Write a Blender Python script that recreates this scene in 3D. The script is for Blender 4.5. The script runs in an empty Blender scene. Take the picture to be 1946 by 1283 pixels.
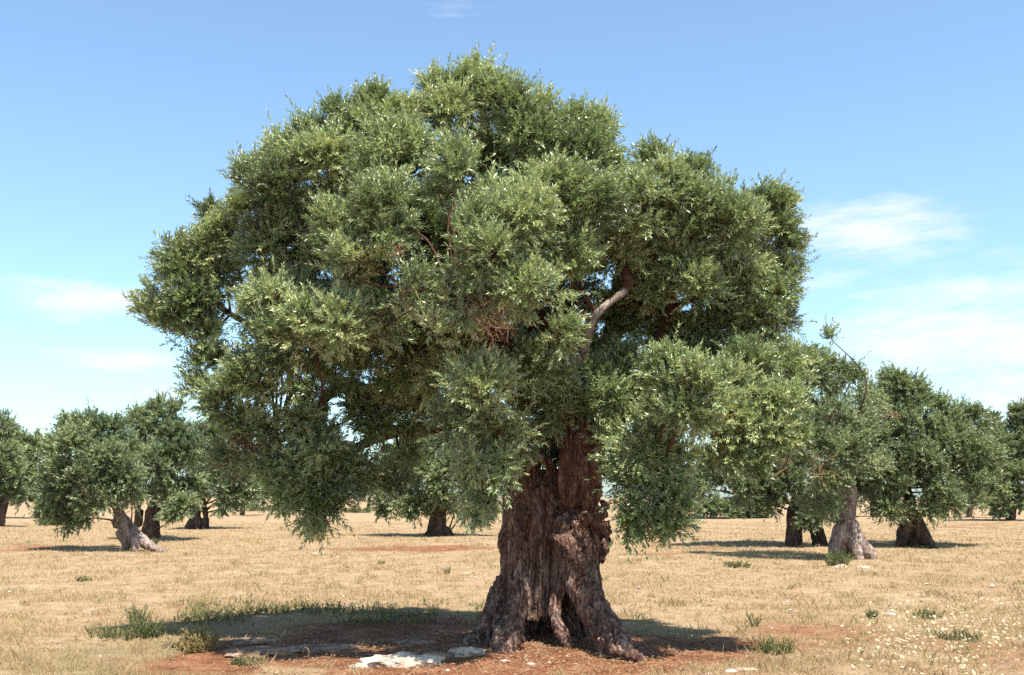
import bpy, math, numpy as np
from mathutils import Vector

RNG = np.random.default_rng(7)
S = bpy.context.scene
COL = S.collection

# ------------------------------------------------------------------ camera
FPX, CX, CY = 1910.0, 973.0, 641.5
PITCH = math.atan(303.5 / FPX)
CAM = np.array([0.0, 0.0, 1.8])
cd = bpy.data.cameras.new('camera')
cam = bpy.data.objects.new('camera', cd)
COL.objects.link(cam)
cam.location = CAM
cam.rotation_euler = (math.pi / 2 + PITCH, 0, 0)
cd.sensor_width = 36.0
cd.lens = FPX / 1946.0 * 36.0
cd.clip_end = 9000
S.camera = cam
FW = np.array([0, math.cos(PITCH), math.sin(PITCH)])
UP = np.array([0, -math.sin(PITCH), math.cos(PITCH)])
RT = np.array([1.0, 0, 0])


def ray(px, py):
    return FW + RT * (px - CX) / FPX - UP * (py - CY) / FPX


def P(px, py, Y):
    """World point on the photo ray through (px, py) at world distance Y."""
    r = ray(px, py)
    return CAM + r * (Y / r[1])


def gz(x, y):
    x = np.asarray(x, float); y = np.asarray(y, float)
    h = .035 * np.sin(.31 * x + .4) * np.sin(.23 * y + 1) + .02 * np.sin(.9 * x + .6 * y) + .012 * np.sin(2.3 * x - 1.9 * y + 2)
    h = h + .07 * np.exp(-(((x - .55) / 1.7) ** 2 + ((y - 12.7) / 1.5) ** 2))
    return h


def G(px, py):
    """Ground point seen at pixel (px, py)."""
    r = ray(px, py)
    z = 0.0
    for _ in range(4):
        t = (z - CAM[2]) / r[2]
        p = CAM + r * t
        z = float(gz(p[0], p[1]))
    return np.array([p[0], p[1], z])


# ------------------------------------------------------------------ noise
def _hash(ix, iy, iz):
    h = (ix * np.int64(374761393) + iy * np.int64(668265263) + iz * np.int64(1442695041)) & 0xffffffff
    h = ((h ^ (h >> 13)) * np.int64(1274126177)) & 0xffffffff
    h = h ^ (h >> 16)
    return (h & 0xffff) / 32767.5 - 1.0


def vn(p):
    p = np.asarray(p, float)
    i = np.floor(p).astype(np.int64); f = p - i
    f = f * f * f * (f * (f * 6 - 15) + 10)
    x, y, z = i[:, 0], i[:, 1], i[:, 2]
    o = 0
    for dx in (0, 1):
        wx = f[:, 0] if dx else 1 - f[:, 0]
        for dy in (0, 1):
            wy = f[:, 1] if dy else 1 - f[:, 1]
            for dz in (0, 1):
                wz = f[:, 2] if dz else 1 - f[:, 2]
                o = o + wx * wy * wz * _hash(x + dx, y + dy, z + dz)
    return o


def fbm(p, n=4):
    o = 0; a = 1; t = 0
    p = np.asarray(p, float)
    for k in range(n):
        o = o + a * vn(p * 2 ** k + 17.3 * k); t += a; a *= .5
    return o / t


# ------------------------------------------------------------------ objects
def tag(o, label=None, cat=None, group=None, kind=None):
    if label: o['label'] = label
    if cat: o['category'] = cat
    if group: o['group'] = group
    if kind: o['kind'] = kind
    return o


def empty(name, loc, label, cat, group=None):
    o = bpy.data.objects.new(name, None)
    o.empty_display_size = .3
    o.location = [float(v) for v in loc]
    COL.objects.link(o)
    return tag(o, label, cat, group)


def raw_mesh(name, V, F, tint=None, smooth=False):
    """V (n,3), F (m,k) of one face size."""
    me = bpy.data.meshes.new(name)
    V = np.ascontiguousarray(V, np.float32); F = np.ascontiguousarray(F, np.int32)
    m, k = F.shape
    me.vertices.add(len(V)); me.vertices.foreach_set('co', V.ravel())
    me.loops.add(m * k); me.loops.foreach_set('vertex_index', F.ravel())
    me.polygons.add(m)
    me.polygons.foreach_set('loop_start', np.arange(0, m * k, k, dtype=np.int32))
    me.polygons.foreach_set('use_smooth', np.full(m, smooth, dtype=bool))
    me.update(calc_edges=True)
    if tint is not None:
        a = me.attributes.new('tint', 'FLOAT', 'FACE')
        a.data.foreach_set('value', np.ascontiguousarray(tint, np.float32))
    return me


def link(name, me, mat, parent=None, origin=None):
    o = bpy.data.objects.new(name, me)
    COL.objects.link(o)
    if mat and not me.materials: me.materials.append(mat)
    if parent is not None: o.parent = parent
    return o


def local(V, parent_loc):
    return np.asarray(V, float) - np.asarray(parent_loc, float)


def unit(v):
    return v / np.maximum(np.linalg.norm(v, axis=-1, keepdims=True), 1e-9)


def rsphere(n):
    return unit(RNG.normal(size=(n, 3)))


# ------------------------------------------------------------------ tubes
def smooth_path(pts, step):
    pts = np.asarray(pts, float)
    P0 = np.vstack([2 * pts[0] - pts[1], pts, 2 * pts[-1] - pts[-2]])
    out = []
    for i in range(1, len(P0) - 2):
        a, b, c, d = P0[i - 1], P0[i], P0[i + 1], P0[i + 2]
        n = max(2, int(np.linalg.norm((c - b)[:3]) / step))
        t = np.linspace(0, 1, n, endpoint=False)[:, None]
        out.append(.5 * ((2 * b) + (-a + c) * t + (2 * a - 5 * b + 4 * c - d) * t ** 2 + (-a + 3 * b - 3 * c + d) * t ** 3))
    out.append(P0[-2][None])
    out = np.vstack(out)
    out[:, 3] = np.maximum(out[:, 3], .001)
    return out


class Tubes:
    def __init__(self): self.V = []; self.F = []; self.n = 0

    def add(self, path, sides=8, caps=True, rough=0.0, seed=0.0, flat=None):
        """path (k,4): x y z r"""
        path = np.asarray(path, float); k = len(path)
        T = unit(np.gradient(path[:, :3], axis=0))
        ref = np.array([.31, .77, .12]) if abs(T[0] @ np.array([0, 0, 1.])) > .8 else np.array([0, 0, 1.])
        A = []; a = ref
        for t in T:
            a = a - t * (a @ t); a = a / max(np.linalg.norm(a), 1e-9); A.append(a)
        A = np.array(A); B = np.cross(T, A)
        ph = np.linspace(0, 2 * np.pi, sides, endpoint=False)
        c, s = np.cos(ph), np.sin(ph)
        ring = A[:, None] * c[None, :, None] + B[:, None] * s[None, :, None]
        r = np.repeat(path[:, 3][:, None], sides, 1)
        pos = path[:, None, :3] + ring * r[..., None]
        if rough:
            q = pos.reshape(-1, 3) * np.array([9, 9, 5]) + seed
            r = r * (1 + rough * vn(q).reshape(r.shape))
            pos = path[:, None, :3] + ring * r[..., None]
        V = pos.reshape(-1, 3)
        i = np.arange(k - 1)[:, None] * sides + np.arange(sides)[None]
        j = np.arange(k - 1)[:, None] * sides + (np.arange(sides)[None] + 1) % sides
        F = np.stack([i, j, j + sides, i + sides], -1).reshape(-1, 4)
        self.V.append(V); self.F.append(F + self.n); base = self.n; self.n += len(V)
        if caps:
            e0 = path[0, :3] - T[0] * path[0, 3] * .5; e1 = path[-1, :3] + T[-1] * path[-1, 3] * .5
            self.V.append(np.array([e0, e1])); p0, p1 = self.n, self.n + 1; self.n += 2
            idx = np.arange(sides); nx = (idx + 1) % sides
            self.F.append(np.stack([base + nx, base + idx, np.full(sides, p0), np.full(sides, p0)], -1))
            l = base + (k - 1) * sides
            self.F.append(np.stack([l + idx, l + nx, np.full(sides, p1), np.full(sides, p1)], -1))

    def blob(self, c, r, n=10):
        z = np.linspace(-1, 1, n)[:, None]
        path = np.hstack([np.tile(c, (n, 1)) + np.array([0, 0, 1.]) * z * np.atleast_1d(r).max(), np.maximum(np.sqrt(1 - z ** 2), .02) * np.atleast_1d(r).max()])
        self.add(path, 12, True)

    def mesh(self, name, off=(0, 0, 0), smooth=True):
        V = np.vstack(self.V) - np.asarray(off, float); F = np.vstack(self.F)
        tri = F[:, 2] == F[:, 3]
        me = bpy.data.meshes.new(name)
        faces = [tuple(f) for f in F[~tri].tolist()] + [tuple(f[:3]) for f in F[tri].tolist()]
        me.from_pydata(V.tolist(), [], faces)
        me.polygons.foreach_set('use_smooth', np.full(len(me.polygons), smooth, dtype=bool))
        me.update()
        return me


def remeshed(tubes, voxel, name, off, displace, relax=2):
    me = tubes.mesh('rough_shape')
    o = bpy.data.objects.new('rough_shape', me); COL.objects.link(o)
    m = o.modifiers.new('remesh', 'REMESH'); m.mode = 'VOXEL'; m.voxel_size = voxel
    sm = o.modifiers.new('relax', 'SMOOTH'); sm.factor = .5; sm.iterations = relax
    dg = bpy.context.evaluated_depsgraph_get()
    out = bpy.data.meshes.new_from_object(o.evaluated_get(dg))
    bpy.data.objects.remove(o); bpy.data.meshes.remove(me)
    n = len(out.vertices)
    V = np.empty(n * 3, np.float32); out.vertices.foreach_get('co', V); V = V.reshape(-1, 3).astype(float)
    N = np.empty(n * 3, np.float32); out.vertex_normals.foreach_get('vector', N); N = N.reshape(-1, 3).astype(float)
    V = V + N * displace(V, N)[:, None]
    V = V - np.asarray(off, float)
    out.vertices.foreach_set('co', V.astype(np.float32).ravel())
    out.polygons.foreach_set('use_smooth', np.ones(len(out.polygons), dtype=bool))
    out.name = name
    out.materials.clear()
    out.update()
    return out


# ------------------------------------------------------------------ leaves
def leaves_from_shoots(p0, D, L, m, leaf_l, leaf_w, tint, droop=.0):
    """m leaves on each of n shoots, opposite pairs along the shoot; returns V, F, tint."""
    n = len(p0)
    ref = np.where(np.abs(D[:, 2:3]) > .9, np.array([[1., 0, 0]]), np.array([[0, 0, 1.]]))
    A = unit(np.cross(D, ref)); B = np.cross(D, A)
    k = np.arange(m)
    t = np.clip(.08 + .92 * (k + .5) / m, 0, 1)[None] + RNG.uniform(-.03, .03, (n, m))
    phi = (k // 2 * (np.pi / 2) + (k % 2) * np.pi)[None] + RNG.uniform(0, 6.28, (n, 1)) + RNG.normal(0, .45, (n, m))
    al = np.radians(58 - 34 * t) + RNG.normal(0, .2, (n, m))
    perp = A[:, None] * np.cos(phi)[..., None] + B[:, None] * np.sin(phi)[..., None]
    d = D[:, None] * np.cos(al)[..., None] + perp * np.sin(al)[..., None]
    d[..., 2] -= .03
    d = unit(d)
    base = p0[:, None] + D[:, None] * (t * L[:, None])[..., None]
    base[..., 2] -= droop * (t ** 2) * L[:, None]
    want = np.array([.12, -.22, .75]) + .45 * D[:, None] + .25 * np.cross(np.cross(d, D[:, None]), d) + RNG.normal(0, .5, (n, m, 3))
    side = unit(np.cross(d, want))
    nor = np.cross(side, d)
    ll = leaf_l * RNG.uniform(.65, 1.2, (n, m, 1)) * (1.08 - .35 * np.abs(t - .45))[..., None]
    lw = leaf_w * RNG.uniform(.75, 1.2, (n, m, 1)) * .5
    mid = base + d * ll * .45
    tip = base + d * ll - nor * ll * RNG.uniform(-.02, .12, (n, m, 1))
    fold = nor * lw * .35
    V = np.stack([base, mid + side * lw + fold, tip, mid - side * lw + fold], 2).reshape(-1, 3)
    F = np.arange(n * m * 4, dtype=np.int32).reshape(-1, 4)
    T = (tint[:, None] + RNG.normal(0, .16, (n, m))).reshape(-1)
    return V, F, np.clip(T, 0, 1)


def crown_parts(clumps, Y0, sub_r, leaf, shoots, m, hubs, twig_r, dens=1.0, gaps=0.0):
    """clumps: (px, py, r_px, depth, [z_bias], [dens]) -> leaf arrays and Tubes of branchlets."""
    subs = []; outs = []; zb = []; tints = []; tb = Tubes()
    for c in clumps:
        px, py, r, d = c[:4]
        z_b = c[4] if len(c) > 4 else .35
        dn = c[5] if len(c) > 5 else 1.0
        Y = Y0 + d
        C = P(px, py, Y); R = r / FPX * np.linalg.norm(C - CAM)
        n = max(3, int(dens * dn * 3.1 * (R / sub_r) ** 1.9))
        u = rsphere(n * 2)
        u = u[(u[:, 2] > -.35) | (RNG.random(n * 2) < .45)][:n]
        n = len(u)
        f = RNG.uniform(.5, 1.0, (n, 1)) ** .7
        lump = 1 + .18 * vn(u * 2.2 + px * .37)[:, None]
        s = C + u * f * lump * max(R - .75 * sub_r, R * .5) * np.array([1, 1.05, .92])
        if len(c) < 6 and gaps:
            k_ = vn(s * gaps + 5.3) > -.16
            if k_.sum() >= 2: s = s[k_]; u = u[k_]; n = len(s)
        subs.append(s); outs.append(u); zb.append(np.full(n, z_b))
        tints.append(np.clip(.5 + RNG.normal(0, .10) + RNG.normal(0, .11, n) + .10 * vn(s * 1.5 / (sub_r / .2) + 40), .05, .95))
        # branch from the nearest hub to the clump, twigs to the sub-clumps
        if hubs is not None and len(hubs):
            dist = np.linalg.norm(hubs[:, :3] - C, axis=1) + 1.2 * np.maximum(hubs[:, 2] - C[2], 0) * 0 + .9 * np.abs(hubs[:, 0] - C[0])
            h = hubs[np.argmin(dist)]
            mid = (h[:3] + C) / 2 + RNG.normal(0, .08, 3) * np.linalg.norm(C - h[:3])
            r0 = min(h[3] * .55, twig_r * 3)
            tb.add(smooth_path([[*h[:3], r0], [*mid, (r0 + twig_r) / 2], [*C, twig_r]], sub_r * .5), 5, False, .12, px)
            for q in s[:max(3, int(n * .8))]:
                md = (C + q) / 2 + RNG.normal(0, .12, 3) * np.linalg.norm(q - C)
                tb.add(np.array([[*C, twig_r * .7], [*md, twig_r * .45], [*q, twig_r * .25]]), 3, False)
    subs = np.vstack(subs); outs = np.vstack(outs); zb = np.concatenate(zb); tints = np.concatenate(tints)
    N = len(subs)
    rep = lambda a: np.repeat(a, shoots, 0)
    v = rsphere(N * shoots)
    D = v * .95 + rep(outs) * .75 + RNG.normal(0, .15, v.shape)
    D[:, 2] += rep(np.where(zb > .05, zb + .22, zb))
    D = unit(D)
    ssz = rep(RNG.uniform(.55, 1.4, N))
    p0 = rep(subs) + v * sub_r * ssz[:, None] * RNG.uniform(0, .65, (N * shoots, 1))
    L = sub_r * (.45 + .55 * ssz) * RNG.uniform(.5, 1.2, N * shoots)
    long = RNG.random(N * shoots) < .10
    L = np.where(long, L * 1.55, L)
    V, F, T = leaves_from_shoots(p0, D, L, m, leaf[0], leaf[1], np.repeat(tints, shoots), .05)
    return V, F, T, tb


# ------------------------------------------------------------------ materials
def mat_new(name):
    m = bpy.data.materials.new(name); m.use_nodes = True
    nt = m.node_tree; nt.nodes.clear()
    out = nt.nodes.new('ShaderNodeOutputMaterial')
    return m, nt, out


def N(nt, t, **kw):
    n = nt.nodes.new(t)
    for k, v in kw.items():
        if k in n.inputs: n.inputs[k].default_value = v
        else: setattr(n, k, v)
    return n


def ramp(nt, fac, stops, interp='LINEAR'):
    r = nt.nodes.new('ShaderNodeValToRGB'); cr = r.color_ramp; cr.interpolation = interp
    while len(cr.elements) < len(stops): cr.elements.new(.5)
    for e, (p, c) in zip(cr.elements, stops):
        e.position = p; e.color = (*c, 1)
    nt.links.new(fac, r.inputs['Fac'])
    return r.outputs['Color']


def mixc(nt, fac, a, b, mode='MIX'):
    m = nt.nodes.new('ShaderNodeMix'); m.data_type = 'RGBA'; m.blend_type = mode
    for s, v in ((m.inputs[0], fac), (m.inputs[6], a), (m.inputs[7], b)):
        if isinstance(v, (int, float)): s.default_value = v
        elif isinstance(v, tuple): s.default_value = (*v, 1)
        else: nt.links.new(v, s)
    return m.outputs[2]


def math_(nt, op, a, b=None, clamp=False):
    m = nt.nodes.new('ShaderNodeMath'); m.operation = op; m.use_clamp = clamp
    for i, v in enumerate((a, b)):
        if v is None: continue
        if isinstance(v, (int, float)): m.inputs[i].default_value = v
        else: nt.links.new(v, m.inputs[i])
    return m.outputs[0]


def noise_tex(nt, vec, scale, detail=4, rough=.55, sx=(1, 1, 1)):
    mp = nt.nodes.new('ShaderNodeMapping'); mp.inputs['Scale'].default_value = sx
    nt.links.new(vec, mp.inputs['Vector'])
    n = nt.nodes.new('ShaderNodeTexNoise')
    n.inputs['Scale'].default_value = scale; n.inputs['Detail'].default_value = detail; n.inputs['Roughness'].default_value = rough
    nt.links.new(mp.outputs[0], n.inputs['Vector'])
    return n.outputs['Fac']


def leaf_material(name, stops, under, trans=.28, rough=.42, spec=.5):
    m, nt, out = mat_new(name)
    a = N(nt, 'ShaderNodeAttribute', attribute_name='tint')
    c = ramp(nt, a.outputs['Fac'], stops)
    geo = N(nt, 'ShaderNodeNewGeometry')
    c2 = mixc(nt, .55, c, under)
    c3 = mixc(nt, geo.outputs['Backfacing'], c, c2)
    b = N(nt, 'ShaderNodeBsdfPrincipled')
    b.inputs['Roughness'].default_value = rough; b.inputs['Specular IOR Level'].default_value = spec
    nt.links.new(c3, b.inputs['Base Color'])
    t = N(nt, 'ShaderNodeBsdfTranslucent')
    tc = mixc(nt, 1.0, c, (1.2, 1.45, .6), 'MULTIPLY')
    nt.links.new(tc, t.inputs['Color'])
    mx = N(nt, 'ShaderNodeMixShader'); mx.inputs[0].default_value = trans
    nt.links.new(b.outputs[0], mx.inputs[1]); nt.links.new(t.outputs[0], mx.inputs[2])
    nt.links.new(mx.outputs[0], out.inputs['Surface'])
    return m


OLIVE = [(0, (.038, .055, .017)), (.3, (.110, .156, .050)), (.58, (.255, .312, .120)), (.82, (.44, .48, .24)), (1, (.50, .46, .19))]
LEAF = leaf_material('olive_leaf', OLIVE, (.44, .48, .36), .13, .34, .6)
LEAF_FAR = leaf_material('olive_leaf_distant', [(0, (.044, .066, .028)), (.4, (.125, .165, .070)), (.7, (.235, .28, .135)), (1, (.37, .385, .20))], (.27, .30, .22), .2, .4, .5)
WEED = leaf_material('weed_leaf', [(0, (.045, .062, .022)), (.5, (.12, .135, .05)), (1, (.27, .235, .10))], (.12, .14, .07), .25, .6, .3)
DRYWEED = leaf_material('dry_weed', [(0, (.14, .10, .045)), (.5, (.28, .21, .09)), (1, (.42, .34, .17))], (.3, .24, .12), .2, .7, .2)
STRAW = leaf_material('straw', [(0, (0.192, 0.115, 0.053)), (.3, (0.318, 0.215, 0.110)), (.65, (0.407, 0.292, 0.155)), (.88, (0.503, 0.392, 0.229)), (1, (0.141, 0.148, 0.056))], (.42, .31, .165), .2, .6, .25)
PETAL = leaf_material('dried_flower_head', [(0, (0.407, 0.333, 0.207)), (1, (0.518, 0.444, 0.311))], (.7, .62, .45), .2, .7, .2)
LITTER = leaf_material('dead_leaf', [(0, (.10, .045, .025)), (.5, (.22, .11, .06)), (1, (.42, .30, .17))], (.3, .2, .12), .1, .7, .2)


def bark_material(name, dark, mid, light, red, redness, sc=1.0, bump=.8):
    m, nt, out = mat_new(name)
    tc = N(nt, 'ShaderNodeTexCoord'); v = tc.outputs['Object']
    n1 = noise_tex(nt, v, 9 * sc, 7, .62, (1, 1, .22))
    n2 = noise_tex(nt, v, 42 * sc, 5, .7, (1, 1, .35))
    n3 = noise_tex(nt, v, 1.6 * sc, 3, .55)
    n4 = noise_tex(nt, v, 16 * sc, 6, .65)
    f = math_(nt, 'ADD', math_(nt, 'MULTIPLY', n1, .55), math_(nt, 'MULTIPLY', n2, .45))
    c = ramp(nt, f, [(.36, dark), (.5, mid), (.64, light)])
    n5 = noise_tex(nt, v, 12 * sc, 5, .6, (1, 1, .13))
    crack = math_(nt, 'MULTIPLY', math_(nt, 'ABSOLUTE', math_(nt, 'SUBTRACT', n5, .5)), 26, True)
    c = mixc(nt, crack, dark, c)
    f = math_(nt, 'MULTIPLY', f, math_(nt, 'ADD', math_(nt, 'MULTIPLY', crack, .5), .5))
    patch = ramp(nt, n4, [(.56, (0, 0, 0)), (.66, (1, 1, 1))])
    c = mixc(nt, math_(nt, 'MULTIPLY', patch, .6), c, light)
    rf = ramp(nt, n3, [(.40, (0, 0, 0)), (.62, (1, 1, 1))])
    cr = mixc(nt, .62, c, red)
    sep = N(nt, 'ShaderNodeSeparateXYZ'); nt.links.new(v, sep.inputs[0])
    hz = math_(nt, 'MULTIPLY', math_(nt, 'SUBTRACT', sep.outputs['Z'], .9), .6, True)
    rr = math_(nt, 'MULTIPLY', math_(nt, 'ADD', math_(nt, 'MULTIPLY', rf, .6), hz, True), redness)
    c = mixc(nt, rr, c, cr)
    b = N(nt, 'ShaderNodeBsdfPrincipled'); b.inputs['Roughness'].default_value = .88; b.inputs['Specular IOR Level'].default_value = .2
    nt.links.new(c, b.inputs['Base Color'])
    bp = N(nt, 'ShaderNodeBump'); bp.inputs['Strength'].default_value = bump; bp.inputs['Distance'].default_value = .03 / sc
    nt.links.new(f, bp.inputs['Height']); nt.links.new(bp.outputs[0], b.inputs['Normal'])
    nt.links.new(b.outputs[0], out.inputs['Surface'])
    return m


BARK = bark_material('olive_bark', (.030, .016, .012), (.140, .086, .066), (.42, .305, .235), (.16, .056, .030), .6)
BARK_PALE = bark_material('weathered_grey_wood', (.08, .06, .05), (.25, .205, .17), (.42, .375, .33), (.22, .1, .06), .3)
BARK_RED = bark_material('red_bark', (.025, .013, .010), (.075, .038, .026), (.15, .09, .065), (.12, .045, .024), .7)
BARK_FAR = bark_material('distant_bark', (.025, .017, .013), (.075, .05, .038), (.17, .125, .095), (.10, .04, .022), .5, .6)
BARK_FARPALE = bark_material('distant_pale_bark', (.085, .062, .05), (.25, .19, .155), (.44, .365, .31), (.2, .10, .065), .3, .6)
DEAD = bark_material('dead_twig', (.13, .07, .04), (.30, .18, .10), (.46, .32, .19), (.3, .14, .07), .4, 2)


def rock_material(name, a, b_, c_):
    m, nt, out = mat_new(name)
    v = N(nt, 'ShaderNodeTexCoord').outputs['Object']
    n1 = noise_tex(nt, v, 5, 8, .65); n2 = noise_tex(nt, v, 30, 5, .7); n3 = noise_tex(nt, v, 2.2, 3)
    c = ramp(nt, n1, [(.33, a), (.47, b_), (.62, c_)])
    st = ramp(nt, n3, [(.5, (0, 0, 0)), (.62, (1, 1, 1))])
    c = mixc(nt, math_(nt, 'MULTIPLY', st, .5), c, (.42, .22, .12))
    sp = ramp(nt, n2, [(.36, (.35, .33, .3)), (.48, (1, 1, 1))])
    c = mixc(nt, .6, c, sp, 'MULTIPLY')
    b = N(nt, 'ShaderNodeBsdfPrincipled'); b.inputs['Roughness'].default_value = .9; b.inputs['Specular IOR Level'].default_value = .2
    nt.links.new(c, b.inputs['Base Color'])
    bp = N(nt, 'ShaderNodeBump'); bp.inputs['Strength'].default_value = .7; bp.inputs['Distance'].default_value = .02
    nt.links.new(math_(nt, 'ADD', n1, math_(nt, 'MULTIPLY', n2, .4)), bp.inputs['Height']); nt.links.new(bp.outputs[0], b.inputs['Normal'])
    nt.links.new(b.outputs[0], out.inputs['Surface'])
    return m


ROCK = rock_material('limestone', (.16, .125, .095), (.44, .375, .30), (.68, .61, .51))
ROCK_RED = rock_material('earthy_limestone', (.11, .06, .042), (.22, .135, .092), (.40, .30, .22))

# ------------------------------------------------------------------ ground
def red_zone(x, y):
    x = np.asarray(x, float); y = np.asarray(y, float)
    w = fbm(np.stack([x * .9, y * .9, x * 0], -1), 4) * .55
    a = 1.25 - np.sqrt(((x + .5) / 3.5) ** 2 + ((y - 12.7) / 2.5) ** 2) + w
    b = 1.1 - np.sqrt(((x + 3.4) / 4.6) ** 2 + ((y - 36.5) / 2.6) ** 2) + w
    c = .9 - np.sqrt(((x - 1.2) / 4.4) ** 2 + ((y - 10.3) / .5) ** 2) + w
    d = .9 - np.sqrt(((x - 4.2) / 1.8) ** 2 + ((y - 32.5) / 1.8) ** 2) + w
    e = .62 * (fbm(np.stack([x * .22 + 9, y * .16, x * 0 + 3], -1), 3) * 2.2 - .6)
    return np.clip(np.maximum.reduce([a * 1.8, b * 1.1, c * 1.4, d, e]), 0, 1)


def green_zone(x, y):
    x = np.asarray(x, float); y = np.asarray(y, float)
    w = fbm(np.stack([x * .7 + 4, y * .5, x * 0 + 8], -1), 4) * .9
    a = 1.0 - np.sqrt(((x + 4.8) / 2.6) ** 2 + ((y - 12.2) / 2.6) ** 2) + w
    b = 1.0 - np.sqrt(((x - 4.6) / 2.2) ** 2 + ((y - 13.2) / 2.2) ** 2) + w - .15
    c = 1.0 - np.sqrt(((x + 1.8) / 3.2) ** 2 + ((y - 16.0) / 1.2) ** 2) + w
    d = fbm(np.stack([x * .3 + 40, y * .22, x * 0 + 2], -1), 3) * 1.6 - .62
    return np.clip(np.maximum.reduce([a * .8, b * .7, c * 1.0, d]), 0, 1)


def axis(lo, hi, dense_lo, dense_hi, step, grow):
    a = list(np.arange(dense_lo, dense_hi + step / 2, step))
    s = step
    while a[-1] < hi: s *= grow; a.append(a[-1] + s)
    s = step
    while a[0] > lo: s *= grow; a.insert(0, a[0] - s)
    return np.array(a)


xs = axis(-4000, 4000, -9, 9, .11, 1.09)
ys = axis(-600, 6000, 7, 20, .10, 1.03)
GX, GY = np.meshgrid(xs, ys)
gx, gy = GX.ravel(), GY.ravel()
near = np.exp(-(np.maximum(np.hypot(gx, gy - 14) - 18, 0) / 25) ** 2)
zz = gz(gx, gy) + near * .022 * fbm(np.stack([gx * 3.1, gy * 3.1, gx * 0], -1), 3)
nx_, ny_ = len(xs), len(ys)
i = (np.arange(ny_ - 1)[:, None] * nx_ + np.arange(nx_ - 1)[None]).ravel()
gme = raw_mesh('ground', np.stack([gx, gy, zz], -1), np.stack([i, i + 1, i + nx_ + 1, i + nx_], -1), None, True)
for nm, fn in (('soil', red_zone), ('green', green_zone)):
    a = gme.attributes.new(nm, 'FLOAT', 'POINT'); a.data.foreach_set('value', fn(gx, gy).astype(np.float32))
GM, nt, out = mat_new('dry_field')
v = N(nt, 'ShaderNodeTexCoord').outputs['Object']
n_big = noise_tex(nt, v, .35, 5, .6, (1, .6, 1)); n_mid = noise_tex(nt, v, 2.6, 6, .65); n_fin = noise_tex(nt, v, 26, 6, .75); n_clod = noise_tex(nt, v, 90, 3, .7)
straw = ramp(nt, n_mid, [(.3, (.218, .148, .083)), (.5, (.324, .232, .139)), (.7, (.415, .319, .204))])
straw = mixc(nt, ramp(nt, n_big, [(.40, (0, 0, 0)), (.64, (.55, .55, .55))]), straw, (.29, .19, .108))
straw = mixc(nt, .55, straw, ramp(nt, n_fin, [(.32, (.55, .5, .42)), (.5, (1, 1, 1)), (.7, (1.25, 1.2, 1.1))]), 'MULTIPLY')
grn = N(nt, 'ShaderNodeAttribute', attribute_name='green')
straw = mixc(nt, math_(nt, 'MULTIPLY', grn.outputs['Fac'], .5), straw, (.15, .145, .062))
soilc = ramp(nt, n_mid, [(.3, (0.111, 0.044, 0.022)), (.5, (0.211, 0.092, 0.046)), (.7, (0.311, 0.174, 0.096))])
soilc = mixc(nt, .6, soilc, ramp(nt, n_fin, [(.34, (.5, .45, .4)), (.5, (1, 1, 1)), (.68, (1.35, 1.3, 1.25))]), 'MULTIPLY')
soil = N(nt, 'ShaderNodeAttribute', attribute_name='soil')
sf = math_(nt, 'ADD', soil.outputs['Fac'], math_(nt, 'MULTIPLY', math_(nt, 'SUBTRACT', n_fin, .5), 1.1))
c = mixc(nt, ramp(nt, sf, [(.25, (0, 0, 0)), (.6, (1, 1, 1))]), straw, soilc)
b = N(nt, 'ShaderNodeBsdfPrincipled'); b.inputs['Roughness'].default_value = .95; b.inputs['Specular IOR Level'].default_value = .1
nt.links.new(c, b.inputs['Base Color'])
bp = N(nt, 'ShaderNodeBump'); bp.inputs['Strength'].default_value = .8; bp.inputs['Distance'].default_value = .03
nt.links.new(math_(nt, 'ADD', n_fin, math_(nt, 'MULTIPLY', n_clod, .4)), bp.inputs['Height']); nt.links.new(bp.outputs[0], b.inputs['Normal'])
nt.links.new(b.outputs[0], out.inputs['Surface'])
ground = link('ground', gme, GM)
tag(ground, 'dry straw coloured field with patches of red earth', 'ground', kind='structure')


# ------------------------------------------------------------------ grass
def scatter(n, y0, y1, power=1.0):
    """Points over the field in front of the camera, thinning out with distance."""
    y = y0 * (y1 / y0) ** (RNG.random(n) ** power)
    x = RNG.uniform(-.60, .60, n) * y
    return x, y


def blades(x, y, h, w, lean, tint, z=None):
    n = len(x)
    z = gz(x, y) if z is None else z
    base = np.stack([x, y, z - .01], -1)
    az = RNG.uniform(0, 6.28, n); sd = np.stack([np.cos(az), np.sin(az), 0 * az], -1)
    ln = RNG.normal(0, 1, (n, 3)) * lean; ln[:, 2] = 0
    mid = base + np.array([0, 0, 1.]) * h[:, None] * .55 + ln * h[:, None] * .4
    tip = base + np.array([0, 0, 1.]) * h[:, None] + ln * h[:, None] * 1.1
    V = np.stack([base - sd * w[:, None], base + sd * w[:, None], mid + sd * w[:, None] * .7, tip], 1).reshape(-1, 3)
    return V, np.arange(n * 4).reshape(-1, 4), tint


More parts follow.
